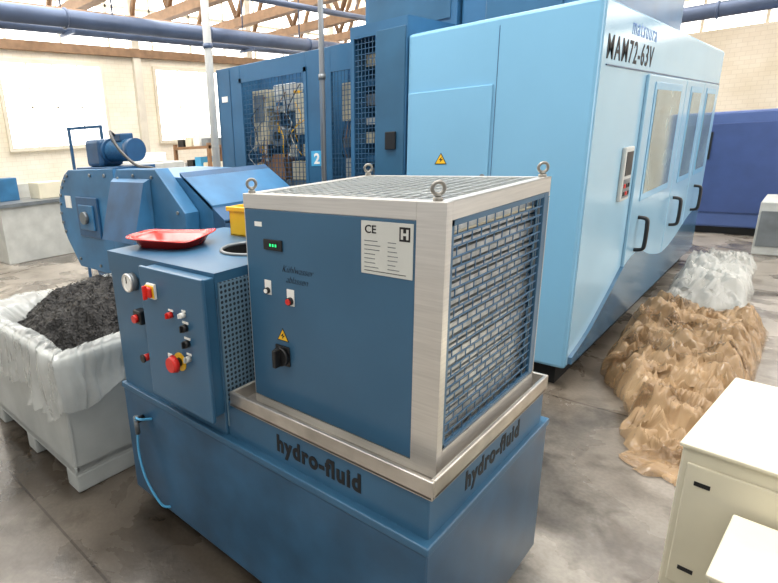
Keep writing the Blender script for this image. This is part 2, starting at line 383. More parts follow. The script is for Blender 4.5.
b=MB(); b.cyl((-1.26,0,1.10),(-1.26,-.03,1.10),.036,'grey',seg=28); b.cyl((-1.26,-.03,1.10),(-1.26,-.033,1.10),.030,'white',seg=28)
b.torus((-1.26,-.031,1.10),(0,1,0),.033,.005,'steel',seg=28); b.box(-1.262,-1.258,-.036,-.034,1.10,1.125,'black')
b.obj('pressure_gauge',TK)
b=MB(); b.box(-1.235,-1.18,-.04,0,.945,1.0,'dark',.006); b.cyl((-1.207,-.04,.97),(-1.207,-.055,.97),.016,'red'); b.obj('valve_switch',TK)
b=MB(); b.cyl((-1.21,0,.80),(-1.21,-.03,.80),.014,'red'); b.cyl((-1.21,-.03,.80),(-1.21,-.036,.80),.017,'dark'); b.obj('drain_valve',TK)
b=MB(); b.cyl((-1.30,-.015,.50),(-1.30,-.05,.50),.014,'dark'); b.cyl((-1.30,-.05,.52),(-1.30,-.05,.44),.011,'grey')
b.tube([(-1.30,-.05,.45),(-1.295,-.06,.36),(-1.26,-.065,.26),(-1.215,-.055,.18),(-1.18,-.035,.13),(-1.16,.02,.12)],.0055,'hose')
b.tube([(-1.30,-.05,.50),(-1.27,-.065,.53),(-1.245,-.06,.53),(-1.23,-.015,.52)],.0055,'hose')
b.obj('drain_hose',TK,'light blue flexible drain hose')
CB=MB().box(-1.10,-.76,-.05,0,.71,1.19,'tank',.004).obj('control_box',TK)
MB().box(-1.105,-.745,-.066,-.051,.70,1.197,'chill',.004).obj('door',CB)
yf=-.066
def knob(x,z,m,r,name,plate='white'):
    b=MB(); b.box(x-r*1.2,x+r*1.2,yf-.003,yf,z+r*1.1,z+r*1.7,plate); b.cyl((x,yf,z),(x,yf-.018,z),r,m,seg=18); b.box(x-r*.2,x+r*.2,yf-.026,yf-.018,z-r*.8,z+r*.8,m)
    return b.obj(name,CB)
knob(-.85,1.065,'white',.009,'knob'); knob(-.847,1.02,'dark',.013,'knob'); knob(-.844,.965,'dark',.013,'knob'); knob(-.842,.912,'lgrey',.011,'knob')
knob(-.925,1.05,'red',.011,'knob')
b=MB(); b.box(-1.05,-1.0,yf-.012,yf,1.09,1.145,'white',.003); b.box(-1.051,-.999,yf-.016,yf-.012,1.096,1.139,'yellow',.002); b.box(-1.047,-1.003,yf-.030,yf-.015,1.098,1.137,'red',.008); b.box(-1.029,-1.021,yf-.042,yf-.025,1.092,1.143,'red',.003); b.obj('main_switch',CB)
b=MB(); b.cyl((-.90,yf,.885),(-.90,yf-.003,.885),.033,'yellow',seg=28); b.cyl((-.90,yf-.003,.885),(-.90,yf-.025,.885),.016,'dark'); b.cyl((-.90,yf-.025,.885),(-.90,yf-.045,.885),.032,'red',r2=.025,seg=28)
b.obj('emergency_stop',CB)
b=MB(); b.box(-.97,-.945,yf-.003,yf,.85,.90,'white'); b.cyl((-.957,yf,.875),(-.957,yf-.015,.875),.01,'red'); b.obj('push_button',CB)

b=MB()
def loft(b,rings,m,close=True,smooth=True):
    i_=b.mi(m); R=[[b.bm.verts.new(p) for p in r] for r in rings]; n=len(R[0])
    for A,B in zip(R,R[1:]):
        for j in range(n if close else n-1):
            f=b.bm.faces.new((A[j],A[(j+1)%n],B[(j+1)%n],B[j])); f.material_index=i_; f.smooth=smooth
    return R
def rrect(cx,cy,hx,hy,z,r=.5,n=48,rot=0,warp=0):
    o=[]
    for k in range(n):
        a=2*math.pi*k/n; c,s=math.cos(a),math.sin(a); e=.55
        x=hx*math.copysign(abs(c)**e,c); y=hy*math.copysign(abs(s)**e,s)
        zz=z+warp*(math.sin(a*2+.6)+.5*math.sin(3*a))
        o.append(Vector((cx+x*math.cos(rot)-y*math.sin(rot),cy+x*math.sin(rot)+y*math.cos(rot),zz)))
    return o
cx,cy,z0=-1.30,.22,1.204; ro=.35
R=loft(b,[rrect(cx,cy,.10,.08,z0,rot=ro),rrect(cx,cy,.125,.095,z0,rot=ro),rrect(cx,cy,.150,.118,z0+.036,rot=ro,warp=.004),rrect(cx,cy,.172,.138,z0+.044,rot=ro,warp=.006),rrect(cx,cy,.174,.140,z0+.040,rot=ro,warp=.006),rrect(cx,cy,.150,.118,z0+.031,rot=ro,warp=.004),rrect(cx,cy,.142,.111,z0+.030,rot=ro,warp=.003),rrect(cx,cy,.118,.09,z0+.005,rot=ro),rrect(cx,cy,.01,.01,z0+.005,rot=ro)],'redtray')
b.bm.faces.new(R[0]); b.bm.faces.new(R[-1])
tag(b.obj('plastic_tray'),'shallow shiny red plastic dish lying on the tank top','tray')
b=MB()
yx0,yx1,yy0,yy1=-1.24,-1.02,.49,.60
b.box(yx0,yx1,yy0,yy1,1.204,1.21,'yellow'); b.box(yx0,yx1,yy0,yy0+.006,1.204,1.33,'yellow',.002); b.box(yx0,yx1,yy1-.006,yy1,1.204,1.33,'yellow',.002)
b.box(yx0,yx0+.006,yy0,yy1,1.204,1.33,'yellow',.002); b.box(yx1-.006,yx1,yy0,yy1,1.204,1.33,'yellow',.002); b.box(yx0-.01,yx1+.01,yy0-.01,yy0,1.31,1.33,'yellow',.003)
b.box(yx1,yx1+.01,yy0-.01,yy1+.01,1.31,1.33,'yellow',.003)
tag(b.obj('storage_box'),'small yellow plastic storage box on the tank top','box')

# ------------------------------------------------------------ CHILLER
X0,X1,Y0,Y1,ZB,ZT=-.6765,-.0298,.0776,.7028,.758,1.4472
CH=thing('chiller','dark blue cabinet chiller with steel corner posts and grille','chiller',(-.35,.39,ZB))
zt0=1.405
b=MB(); b.box(X0+.002,X1-.10,Y0+.006,Y1-.004,ZB+.02,1.36,'chill',.003); b.obj('body',CH)
MB().box(X0-.003,X1-.072,Y0-.004,Y0+.008,.785,zt0-.002,'chill',.003).obj('front_panel',CH)
b=MB(); b.box(X1-.072,X1,Y0-.006,Y0+.0,ZB,ZT,'steel',.001); b.box(X1-.005,X1,Y0,Y0+.022,ZB,ZT,'steel',.001); b.obj('corner_post',CH,'stainless steel corner post')
b=MB(); b.box(X0-.006,X0-.0032,Y0-.002,Y0+.03,ZB,zt0,'steel'); b.obj('corner_post',CH)
b=MB(); b.box(X1-.03,X1,Y1-.004,Y1,ZB,ZT-.06,'steel'); b.obj('corner_post',CH)
b=MB(); b.box(X0,X0+.03,Y1-.004,Y1,ZB,ZT-.06,'steel'); b.obj('corner_post',CH)
b=MB()
b.box(X0-.004,X1-.072,Y0-.006,Y0,zt0,ZT,'steel',.001); b.box(X1-.006,X1,Y0+.022,Y1,ZT-.042,ZT,'steel',.001)
b.box(X0-.004,X1,Y1-.006,Y1,1.39,ZT,'steel',.001); b.box(X0-.004,X0,Y0,Y1,1.39,ZT,'steel',.001)
b.box(X0,X1,Y0,Y0+.03,ZT-.003,ZT,'steel'); b.box(X0,X1,Y1-.03,Y1,ZT-.003,ZT,'steel'); b.box(X1-.03,X1,Y0+.03,Y1-.03,ZT-.003,ZT,'steel'); b.box(X0,X0+.03,Y0+.03,Y1-.03,ZT-.003,ZT,'steel')
b.obj('top_rail',CH,'stainless steel top rail')
b=MB(); b.box(X0,X1-.072,Y0-.006,Y0-.0042,ZB,.785,'steel'); b.box(X0,X1-.073,Y0-.004,Y0+.02,ZB,ZB+.004,'steel'); b.box(X1-.006,X1,Y0+.0222,Y1,ZB,.825,'steel')
b.box(X1-.073,X1-.006,Y0+.001,Y1,ZB,ZB+.004,'steel')
b.obj('bottom_rail',CH,'stainless steel bottom rail')
b=MB(); ga,gb,za,zb=Y0+.024,Y1-.002,.827,ZT-.044
b.box(X1-.012,X1-.002,ga,ga+.012,za,zb,'chill'); b.box(X1-.012,X1-.001,gb-.036,gb,za,zb,'chill',.002)
b.box(X1-.012,X1-.002,ga,gb,za,za+.010,'chill'); b.box(X1-.012,X1-.002,ga,gb,zb-.012,zb,'chill')
NR=22; dz=(zb-za-.022)/NR
NCc=11; dy=(gb-.036-ga-.012)/NCc
for i in range(NR+1):
    z=za+.010+i*dz; b.box(X1-.007,X1-.005,ga+.012,gb-.036,z-.0022,z+.0022,'mesh')
    if i<NR:
        for j in range(NCc+1):
            y=ga+.012+(j+(.5 if i%2 else 0))*dy
            if y<gb-.036: b.box(X1-.007,X1-.005,y-.0015,y+.0015,z,z+dz,'mesh')
b.obj('side_grille',CH,'blue slotted wire grille panel')
b=MB(); b.box(X1-.07,X1-.055,ga+.004,gb-.01,.765,1.385,'finb')
nf=30
for i in range(nf):
    z=.775+i*.61/nf; b.box(X1-.05,X1-.034,ga+.004,gb-.01,z,z+.0125,'fins')
for i in range(1,8):
    y=ga+.01+i*(gb-ga-.02)/8; b.box(X1-.056,X1-.045,y-.003,y+.003,.765,1.385,'grey')
b.box(X1-.07,X1-.03,ga+.0,ga+.004,.765,1.385,'chill'); b.box(X1-.07,X1-.03,gb-.01,gb-.004,.765,1.385,'chill')
b.obj('condenser',CH,'silver slotted condenser')
b=MB(); xa,xb,ya,yb=X0+.03,X1-.03,Y0+.03,Y1-.03
n=16
for i in range(n+1):
    y=ya+(yb-ya)*i/n; b.box(xa,xb,y-.0018,y+.0018,ZT-.005,ZT-.002,'mesh2')
for j in range(17):
    x=xa+j*(xb-xa)/16; b.box(x-.0018,x+.0018,ya,yb,ZT-.0035,ZT-.001,'mesh2')
b.obj('top_grille',CH,'pale metal wire grid over the top')
b=MB(); cx_,cy_=(xa+xb)/2,(ya+yb)/2
b.box(xa,xb,ya,yb,1.361,1.365,'beige'); b.cyl((cx_,cy_,1.3655),(cx_,cy_,1.368),.235,'void',seg=40)
b.torus((cx_,cy_,1.39),(0,0,1),.24,.012,'lgrey',seg=40); b.cyl((cx_,cy_,1.362),(cx_,cy_,1.41),.06,'dark')
for k in range(6):
    a=k*math.pi/3; mx=Matrix.Translation((cx_,cy_,1.39))@Matrix.Rotation(a,4,'Z')@Matrix.Rotation(.4,4,'X')
    b.box(.05,.22,-.05,.05,-.002,.002,'grey',mx=mx)
b.obj('fan',CH)
def eyebolt(x,y):
    b=MB(); b.cyl((x,y,ZT),(x,y,ZT+.008),.011,'bolt'); b.cyl((x,y,ZT+.008),(x,y,ZT+.014),.007,'bolt'); b.torus((x,y,ZT+.027),(.7,-.7,0),.0135,.0045,'bolt',seg=20)
    b.obj('eye_bolt',CH)
for x,y in ((X0+.015,Y0+.015),(X1-.035,Y0+.02),(X0+.02,Y1-.015),(X1-.02,Y1-.015)): eyebolt(x,y)
yp=Y0-.004
b=MB(); b.box(-.60,-.525,yp-.006,yp,1.285,1.317,'dark',.002); b.box(-.575,-.54,yp-.0072,yp-.006,1.293,1.309,'black'); 
for i in range(3): b.box(-.572+i*.011,-.566+i*.011,yp-.0078,yp-.007,1.297,1.305,'green')
b.obj('display',CH,'black digital display with green digits')
MB().box(-.637,-.607,yp-.001,yp,1.352,1.366,'white').obj('small_label',CH)
b=MB(); b.box(-.606,-.580,yp-.002,yp,1.145,1.19,'white'); b.cyl((-.593,yp,1.158),(-.593,yp-.012,1.158),.010,'dark'); b.cyl((-.593,yp-.012,1.158),(-.593,yp-.014,1.158),.007,'white'); b.obj('push_button',CH,'white push button')
b=MB(); b.box(-.515,-.487,yp-.002,yp,1.125,1.175,'white'); b.cyl((-.501,yp,1.14),(-.501,yp-.012,1.14),.012,'dark'); b.cyl((-.501,yp-.012,1.14),(-.501,yp-.016,1.14),.009,'red'); b.obj('push_button',CH,'red push button')
def warn(x,z,s,face,parent,yy):
    b=MB(); h=s*.87
    def P(a,c,d): return Vector((x+a,yy-d,z+c)) 
    b.poly([P(-s/2,0,0),P(s/2,0,0),P(0,h,0)],'black',(0,-.001,0))
    b.poly([P(-s/2*.82,h*.07,.0011),P(s/2*.82,h*.07,.0011),P(0,h*.88,.0011)],'yellow',(0,-.0006,0))
    b.poly([P(.01*s/.1,h*.68,.002),P(-.016*s/.1,h*.36,.002),P(0,h*.38,.002),P(-.006*s/.1,h*.16,.002),P(.02*s/.1,h*.46,.002),P(.003*s/.1,h*.44,.002)],'black',(0,-.0004,0))
    return b.obj('warning_sign',parent,'yellow triangular high voltage sign')
warn(-.540,1.005,.048,'front',CH,yp)
b=MB(); b.box(-.572,-.512,yp-.006,yp,.925,.99,'dark',.004); b.cyl((-.542,yp-.006,.957),(-.542,yp-.02,.957),.03,'dark',seg=28)
RS=b.obj('rotary_switch',CH,'black rotary main switch')
b=MB(); b.box(-.549,-.535,yp-.045,yp-.02,.928,.986,'dark',.003); b.obj('handle',RS)
RP=MB().box(-.252,-.108,yp-.002,yp,1.262,1.395,'plate',.001).obj('rating_plate',CH,'silver rating plate with black print')
text('lettering','CE','black',(-.24,yp-.0025,1.365),.032,.02,'front',RP,bold=.01,depth=.0004)
b=MB(); 
for i in range(7):
    z=1.345-i*.011
    b.box(-.242,-.242+random.uniform(.03,.055),yp-.0026,yp-.002,z,z+.0018,'grey'); b.box(-.175,-.175+random.uniform(.02,.035),yp-.0026,yp-.002,z,z+.0018,'grey')
b.box(-.242,-.125,yp-.0026,yp-.002,1.27,1.2715,'black')
b.box(-.144,-.116,yp-.0026,yp-.002,1.352,1.386,'black',0); b.box(-.140,-.134,yp-.003,yp-.0026,1.357,1.381,'plate'); b.box(-.126,-.120,yp-.003,yp-.0026,1.357,1.381,'plate'); b.box(-.134,-.126,yp-.003,yp-.0026,1.366,1.372,'plate')
b.obj('print',RP)
text('handwriting','Kühlwasser\n  ablassen','black',(-.53,yp-.001,1.195),.12,.05,'front',CH,shear=.45,depth=.0003,bold=-.02)

# ------------------------------------------------------------ MACHINING CENTRE
MX,MY,MH=-.377,2.344,2.20; YE=6.6
MC=thing('machining_center','large light blue machining centre with windowed doors','machine tool',(-.9,4.4,0))
b=MB(); b.box(-1.49,MX,MY,YE,.14,MH,'sky',.02); b.obj('body',MC)
b=MB(); b.box(MX-.001,MX+.006,MY+.02,YE-.02,.17,MH-.02,'sky2')
b.box(MX+.006,MX+.012,MY+.1,YE-.05,1.873,1.88,'skirt'); b.obj('front_cladding',MC)
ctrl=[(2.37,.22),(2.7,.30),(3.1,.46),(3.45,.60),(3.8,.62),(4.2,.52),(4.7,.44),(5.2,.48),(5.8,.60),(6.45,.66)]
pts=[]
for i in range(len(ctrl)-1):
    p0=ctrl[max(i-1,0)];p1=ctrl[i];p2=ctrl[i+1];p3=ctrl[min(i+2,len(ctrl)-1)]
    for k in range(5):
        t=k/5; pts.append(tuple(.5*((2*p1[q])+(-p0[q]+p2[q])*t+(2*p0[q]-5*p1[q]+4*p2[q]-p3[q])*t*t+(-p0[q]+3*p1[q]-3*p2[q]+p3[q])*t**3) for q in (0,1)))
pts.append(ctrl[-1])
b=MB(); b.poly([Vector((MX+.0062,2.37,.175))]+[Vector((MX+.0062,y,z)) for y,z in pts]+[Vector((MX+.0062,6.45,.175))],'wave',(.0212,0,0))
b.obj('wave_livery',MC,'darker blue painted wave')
b=MB(); b.box(-1.47,MX-.07,MY+.08,YE-.05,0,.14,'void'); b.obj('base_plinth',MC)
b=MB(); b.box(-1.475,-.915,MY-.012,MY,.55,1.835,'sky',.004); b.obj('service_panel',MC)
b=MB(); b.box(-.90,-.897,MY-.002,MY,.25,2.15,'skirt'); b.obj('panel_seam',MC)
b=MB(); b.cyl((-.945,MY-.012,1.3),(-.945,MY-.022,1.3),.014,'grey'); b.obj('lock',MC)
warn(-1.225,1.375,.085,'front',MC,MY-.013)
b=MB(); b.box(-1.485,-.60,3.05,5.6,MH,2.62,'deep',.02); b.box(-1.3,-.8,3.03,3.05,2.25,2.55,'tank',.01)
b.obj('upper_housing',MC,'dark blue upper housing')
def door(y0,y1,wy0,wy1,hys):
    D=MB().box(MX+.006,MX+.026,y0,y1,.42,1.86,'sky3',.006).obj('door',MC)
    b=MB()
    b.box(MX+.026,MX+.031,wy0-.05,wy1+.05,1.02,1.82,'sky',.003); b.box(MX+.031,MX+.034,wy0,wy1,1.07,1.77,'glass'); b.obj('window',D)
    for hy in hys:
        b=MB(); x=MX+.026
        b.tube([(x,hy,.66),(x+.05,hy,.67),(x+.06,hy,.72),(x+.06,hy,.84),(x+.05,hy,.89),(x,hy,.90)],.014,'dark'); b.obj('handle',D)
door(3.38,4.68,3.62,4.45,(3.62,)); door(4.70,5.55,4.95,5.38,(4.86,)); door(5.57,6.45,5.75,6.2,(5.9,))
CP=MB().box(MX+.006,MX+.03,3.02,3.22,1.08,1.42,'lgrey',.008).obj('control_panel',MC)
b=MB(); b.box(MX+.03,MX+.033,3.045,3.195,1.24,1.39,'dark',.001); b.obj('screen',CP)
b=MB(); b.box(MX+.03,MX+.032,3.04,3.20,1.10,1.22,'grey')
for i in range(3):
    for j in range(2): b.box(MX+.031,MX+.037,3.05+i*.05,3.08+i*.05,1.115+j*.05,1.14+j*.05,'red' if (i+j)==1 else 'dark')
b.obj('keypad',CP)
text('lettering','MAM72-63V','black',(MX+.007,2.44,1.905),1.05,.125,'side',MC,bold=.01,space=1.22)
text('lettering','matsuura','brand',(MX+.007,2.90,2.06),.62,.075,'side',MC,bold=.0,space=1.2,depth=.0004)

# ------------------------------------------------------------ ENCLOSURE
EN=thing('machine_enclosure','dark blue machine enclosure with wire mesh guard windows','machine enclosure',(-2.5,2.9,0))
yE=2.40; HT=2.24
b=MB()
b.box(-3.52,-1.96,yE+.55,yE+.6,.15,HT,'deep'); b.box(-3.52,-1.96,yE,yE+.6,.1,.2,'deep')
b.box(-3.52,-3.20,yE,yE+.03,.2,HT,'deep',.004); b.box(-3.20,-2.43,yE,yE+.03,.2,1.16,'deep',.004); b.box(-3.20,-2.43,yE,yE+.03,2.10,HT,'deep',.004)
b.box(-2.43,-2.18,yE,yE+.03,.2,HT,'deep',.004); b.box(-2.18,-1.96,yE,yE+.03,.2,1.14,'deep',.004); b.box(-2.18,-1.96,yE,yE+.03,2.06,HT,'deep')
b.box(-3.52,-3.49,yE,yE+.6,.2,HT,'deep'); b.box(-3.34,-3.335,yE-.006,yE,.2,HT-.02,'deepw')
xa,xb=-3.21,-2.42
b.box(xa,xb,yE-.008,yE,.3,.32,'deep'); b.box(xa,xa+.03,yE-.008,yE,.3,2.13,'deep'); b.box(xb-.03,xb,yE-.008,yE,.3,2.13,'deep'); b.box(xa,xb,yE-.008,yE,2.095,2.13,'deep'); b.box(xa,xb,yE-.008,yE,1.13,1.165,'deep')
b.obj('cabinet',EN)
b=MB(); b.box(-1.95,-1.92,yE-.06,yE+.6,.15,2.32,'deep'); b.box(-1.74,-1.495,yE-.06,yE+.6,.15,2.32,'deep'); b.box(-1.92,-1.74,yE-.06,yE+.6,2.24,2.32,'deep'); b.box(-1.92,-1.74,yE-.06,yE+.6,.15,1.1,'deep'); b.box(-1.92,-1.74,yE+.3,yE+.6,1.1,2.24,'deep')
b.obj('side_cabinet',EN)
b=MB(); b.box(-1.73,-1.505,yE-.068,yE-.061,.3,2.26,'tank',.002); b.obj('cabinet_door',EN)
def wires(x0,x1,z0,z1,n,m_,name,y=0.,t=.0022):
    b=MB()
    for i in range(n+1):
        x=x0+(x1-x0)*i/n; b.box(x-t,x+t,yE+.004+y,yE+.008+y,z0,z1,'deepw')
    for i in range(m_+1):
        z=z0+(z1-z0)*i/m_; b.box(x0,x1,yE+.004+y,yE+.008+y,z-t,z+t,'deepw')
    b.obj(name,EN)
wires(-3.18,-2.45,1.16,2.10,18,24,'mesh_guard'); wires(-2.18,-1.96,1.14,2.06,7,26,'mesh_guard'); wires(-1.92,-1.74,1.1,2.24,6,32,'mesh_guard',-.055)
b=MB()
random.seed(11)
cols=['beige','lgrey','white','deep','dark','beige','brownobj','grey','lgrey','yellow','conv']
b.box(-3.2,-2.44,yE+.28,yE+.30,1.0,2.2,'conv2')
b.box(-3.16,-2.98,yE+.1,yE+.28,1.55,2.02,'beige',.006); b.box(-3.13,-3.01,yE+.09,yE+.1,1.75,1.98,'grey')
b.box(-2.95,-2.70,yE+.16,yE+.28,1.82,2.05,'lgrey',.01); b.box(-2.66,-2.50,yE+.12,yE+.28,1.62,1.95,'cream',.006)
b.cyl((-2.86,yE+.1,1.62),(-2.86,yE+.26,1.62),.085,'grey',seg=24); b.cyl((-2.86,yE+.08,1.62),(-2.86,yE+.1,1.62),.04,'dark',seg=20)
b.box(-3.16,-2.5,yE+.14,yE+.28,1.18,1.24,'grey'); b.box(-3.1,-2.8,yE+.12,yE+.26,1.24,1.46,'brownobj',.006); b.box(-2.74,-2.52,yE+.14,yE+.28,1.24,1.40,'beige',.006)
for i in range(7): b.box(-2.74+i*.032,-2.72+i*.032,yE+.12,yE+.16,1.44,1.54,cols[i])
for i in range(6): b.box(-3.15+i*.035,-3.125+i*.035,yE+.08,yE+.12,1.50-.01*i,1.54,cols[(i*3)%11])
for i in range(30):
    x=random.uniform(-3.15,-2.5); z=random.uniform(1.2,2.0); s_=random.uniform(.012,.035); b.box(x,x+s_,yE+random.uniform(.07,.12),yE+.2,z,z+s_*random.uniform(.6,1.8),random.choice(cols))
for i in range(20):
    x=random.uniform(-3.12,-2.55); z=random.uniform(1.2,1.75); b.tube([(x,yE+.08,z),(x+random.uniform(-.07,.07),yE+.05,z+.10),(x+random.uniform(-.09,.09),yE+.05,z+.20),(x+random.uniform(-.11,.11),yE+.10,z+.32)],.0045,['dark','grey','yellow','dark','lgrey','brownobj'][i%6],sub=5,res=3)
b.box(-2.17,-1.97,yE+.2,yE+.22,1.0,2.2,'conv2')
b.box(-2.15,-2.02,yE+.1,yE+.2,1.7,1.98,'beige',.004); b.box(-2.12,-1.98,yE+.1,yE+.2,1.2,1.42,'lgrey',.004); b.box(-2.16,-1.98,yE+.12,yE+.2,1.5,1.58,'grey')
for i in range(5): b.tube([(-2.12+i*.03,yE+.08,1.42),(-2.13+i*.032,yE+.06,1.5),(-2.11+i*.03,yE+.06,1.6),(-2.12+i*.03,yE+.1,1.7)],.0045,['dark','brownobj','grey'][i%3],sub=5,res=3)
for i in range(8):
    z=1.12+i*.135; b.box(-1.91,-1.91+.07+.03*(i%3),yE+.08,yE+.3,z,z+.05+.03*(i%2),['lgrey','grey','conv','beige'][i%4])
b.obj('internal_equipment',EN)
NS=MB().box(-2.39,-2.27,yE-.004,yE,1.365,1.485,'num',.001).obj('number_sign',EN,'light blue sign with white number')
text('numeral','2','white',(-2.36,yE-.005,1.383),.06,.085,'front',NS,bold=.03)
b=MB(); b.box(-3.46,-3.38,yE-.004,yE,1.95,2.0,'white'); b.obj('small_label',EN)
b=MB(); b.box(-1.64,-1.56,yE-.09,yE-.069,1.48,1.60,'dark',.004); b.obj('junction_box',EN)
b=MB(); b.box(-2.3,-1.5,yE+.62,yE+1.5,.1,2.75,'deep',.01); b.box(-2.25,-1.55,yE+.61,yE+.62,2.38,2.70,'tank'); b.obj('column_housing',EN)
b=MB(); b.cyl((-1.9,yE+.7,2.75),(-1.9,yE+.7,2.78),.05,'dark'); b.cyl((-1.9,yE+.7,2.78),(-1.9,yE+.7,2.90),.045,'orange',r2=.04,seg=24); b.obj('beacon',EN,'orange warning beacon')

# ------------------------------------------------------------ CHIP CONVEYOR
CV=thing('chip_conveyor','blue sheet-metal chip conveyor head with geared motor','chip conveyor',(-3,1.3,0))
def prism(b,pr,y0,y1,m,bev=.006): b.poly([Vector((x,y0,z)) for x,z in pr],m,(0,y1-y0,0),bev=bev)
def arcp(cx,cz,r,a0,a1,n): return [(cx+r*math.cos(math.radians(a0+(a1-a0)*i/n)),cz+r*math.sin(math.radians(a0+(a1-a0)*i/n))) for i in range(n+1)]
b=MB()
prism(b,[(-3.72,.68)]+arcp(-3.62,1.08,.34,215,110,7)+[(-3.05,1.42),(-2.2,1.40),(-1.95,1.24),(-1.95,.80),(-3.0,.68)],.97,1.72,'conv')
b.obj('housing',CV)
b=MB()
prism(b,[(-3.78,.64)]+arcp(-3.64,1.08,.39,215,108,8)+[(-3.02,1.46),(-3.02,.64)],.935,.968,'conv')
for a in range(8):
    t=math.radians(205-a*13); b.cyl((-3.64+.355*math.cos(t),.936,1.08+.355*math.sin(t)),(-3.64+.355*math.cos(t),.922,1.08+.355*math.sin(t)),.013,'grey',seg=6)
for x,z in ((-3.38,1.41),(-3.15,1.41),(-3.07,1.25),(-3.07,1.02),(-3.07,.80),(-3.75,.71),(-3.4,.69)): b.cyl((x,.936,z),(x,.922,z),.013,'grey',seg=6)
b.box(-3.66,-3.30,.915,.935,.92,1.24,'conv2',.006); b.box(-3.60,-3.36,.90,.915,.98,1.18,'conv',.006); b.cyl((-3.48,.90,1.08),(-3.48,.87,1.08),.05,'grey',seg=24)
b.obj('end_plate',CV)
b=MB()
prism(b,[(-3.00,.84),(-2.98,1.26),(-2.84,1.46),(-2.36,1.46),(-2.08,1.20),(-2.08,.98),(-2.4,.82)],.86,.966,'conv')
for x,z in ((-2.95,1.0),(-2.93,1.22),(-2.82,1.40),(-2.62,1.42),(-2.40,1.41),(-2.15,1.20),(-2.14,1.0),(-2.42,.87),(-2.7,.88)): b.cyl((x,.862,z),(x,.85,z),.011,'grey',seg=6)
b.obj('side_plate',CV)
b=MB()
A=[Vector((-2.88,.857,.98)),Vector((-2.42,.857,.98)),Vector((-2.42,.857,1.40)),Vector((-2.88,.857,1.40))]
B_=[Vector((-2.86,.70,1.00)),Vector((-2.44,.70,1.00)),Vector((-2.44,.82,1.38)),Vector((-2.86,.82,1.38))]
va=[b.bm.verts.new(p) for p in A]; vb=[b.bm.verts.new(p) for p in B_]; i1=b.mi('conv2'); i2=b.mi('conv')
for q,mi_ in (((va[0],va[1],vb[1],vb[0]),i1),((va[1],va[2],vb[2],vb[1]),i2),((va[2],va[3],vb[3],vb[2]),i2),((va[3],va[0],vb[0],vb[3]),i2),((vb[0],vb[1],vb[2],vb[3]),i1)):
    f=b.bm.faces.new(q); f.material_index=mi_
b.obj('hood',CV,'projecting sloped hood')
b=MB(); b.poly([Vector((-2.25,.97,1.43)),Vector((-1.85,.97,1.16)),Vector((-1.85,1.72,1.16)),Vector((-2.25,1.72,1.43))],'conv2',(0,0,-.02))
b.poly([Vector((-2.1,.975,1.31)),Vector((-1.85,.975,1.15)),Vector((-1.85,.975,.6)),Vector((-1.95,.975,.6))],'conv2',(0,.74,0))
b.obj('incline_cover',CV)
b=MB(); b.poly([Vector((-3.70,1.0,.72)),Vector((-3.0,1.0,.72)),Vector((-2.95,.9,.55)),Vector((-3.35,.9,.55))],'conv2',(0,.6,0),bev=.005); b.obj('chute',CV)
b=MB(); ox=-.10
b.box(-3.80+ox,-3.1+ox,1.08,1.42,1.425,1.46,'conv2',.004); b.box(-3.72+ox,-3.47+ox,1.14,1.36,1.46,1.68,'conv2',.03)
b.cyl((-3.50+ox,1.25,1.58),(-3.44+ox,1.25,1.58),.100,'conv2',seg=24); b.cyl((-3.44+ox,1.25,1.58),(-3.12+ox,1.25,1.58),.076,'conv2',seg=24)
for i in range(12): b.cyl((-3.42+ox+i*.022,1.25,1.58),(-3.412+ox+i*.022,1.25,1.58),.086,'conv',seg=24)
b.cyl((-3.15+ox,1.25,1.58),(-3.08+ox,1.25,1.58),.088,'conv2',seg=24); b.box(-3.36+ox,-3.2+ox,1.19,1.31,1.65,1.71,'conv2',.01)
b.tube([(-3.3+ox,1.2,1.70),(-3.15+ox,1.08,1.72),(-2.95+ox,1.02,1.60),(-2.8,1.0,1.48),(-2.6,.99,1.46),(-2.4,1.0,1.42)],.011,'dark')
b.obj('gear_motor',CV)
for x in (-3.0,-2.2):
    MB().box(x,x+.06,1.1,1.16,0,.75,'conv').box(x-.03,x+.09,1.07,1.19,0,.015,'conv').obj('leg',CV)
b=MB(); b.box(-3.88,-3.78,.928,.935,1.14,1.24,'white'); b.obj('small_label',CV)
b=MB(); b.box(-1.95,-1.6,1.05,1.6,.02,.65,'conv2',.01); b.obj('incline_section',CV)
b=MB(); b.box(-5.31,-5.28,1.7,1.73,0,1.85,'cart',.004); b.box(-4.92,-4.89,1.88,1.91,0,1.85,'cart',.004); b.poly([Vector((-5.31,1.70,1.82)),Vector((-4.89,1.89,1.82)),Vector((-4.89,1.89,1.85)),Vector((-5.31,1.70,1.85))],'cart',(-.008,.02,0))
b.box(-5.40,-5.18,1.6,1.85,0,.015,'cart'); b.box(-5.0,-4.78,1.78,2.03,0,.015,'cart')
tag(b.obj('support_frame'),'blue square-tube upright frame behind the conveyor','frame')
b=MB(); b.box(-7.6,-6.6,3.2,4.2,0,1.35,'lgrey',.02); b.box(-7.5,-6.7,3.18,3.2,.5,1.2,'grey'); b.box(-7.5,-6.8,3.4,4,1.35,1.5,'white',.02)
tag(b.obj('work_cabinet'),'pale grey cabinet standing by the wall','cabinet')
b=MB(); b.box(-8.3,-7.2,5.2,6.4,0,.12,'brownobj'); 
for z in (.5,1.0,1.5): b.box(-8.3,-7.2,5.2,6.4,z,z+.05,'brownobj')
for x in (-8.3,-7.26):
    for y in (5.2,6.34): b.box(x,x+.06,y,y+.06,0,1.6,'brownobj')
for i in range(4): b.box(-8.2+i*.25,-8.02+i*.25,5.25,5.6,1.05,1.25+.05*(i%3),['white','dark','num','cream'][i]); b.box(-8.2+i*.25,-8.02+i*.25,5.25,5.6,1.55,1.68+.04*(i%3),['dark','cream','white','grey'][i])
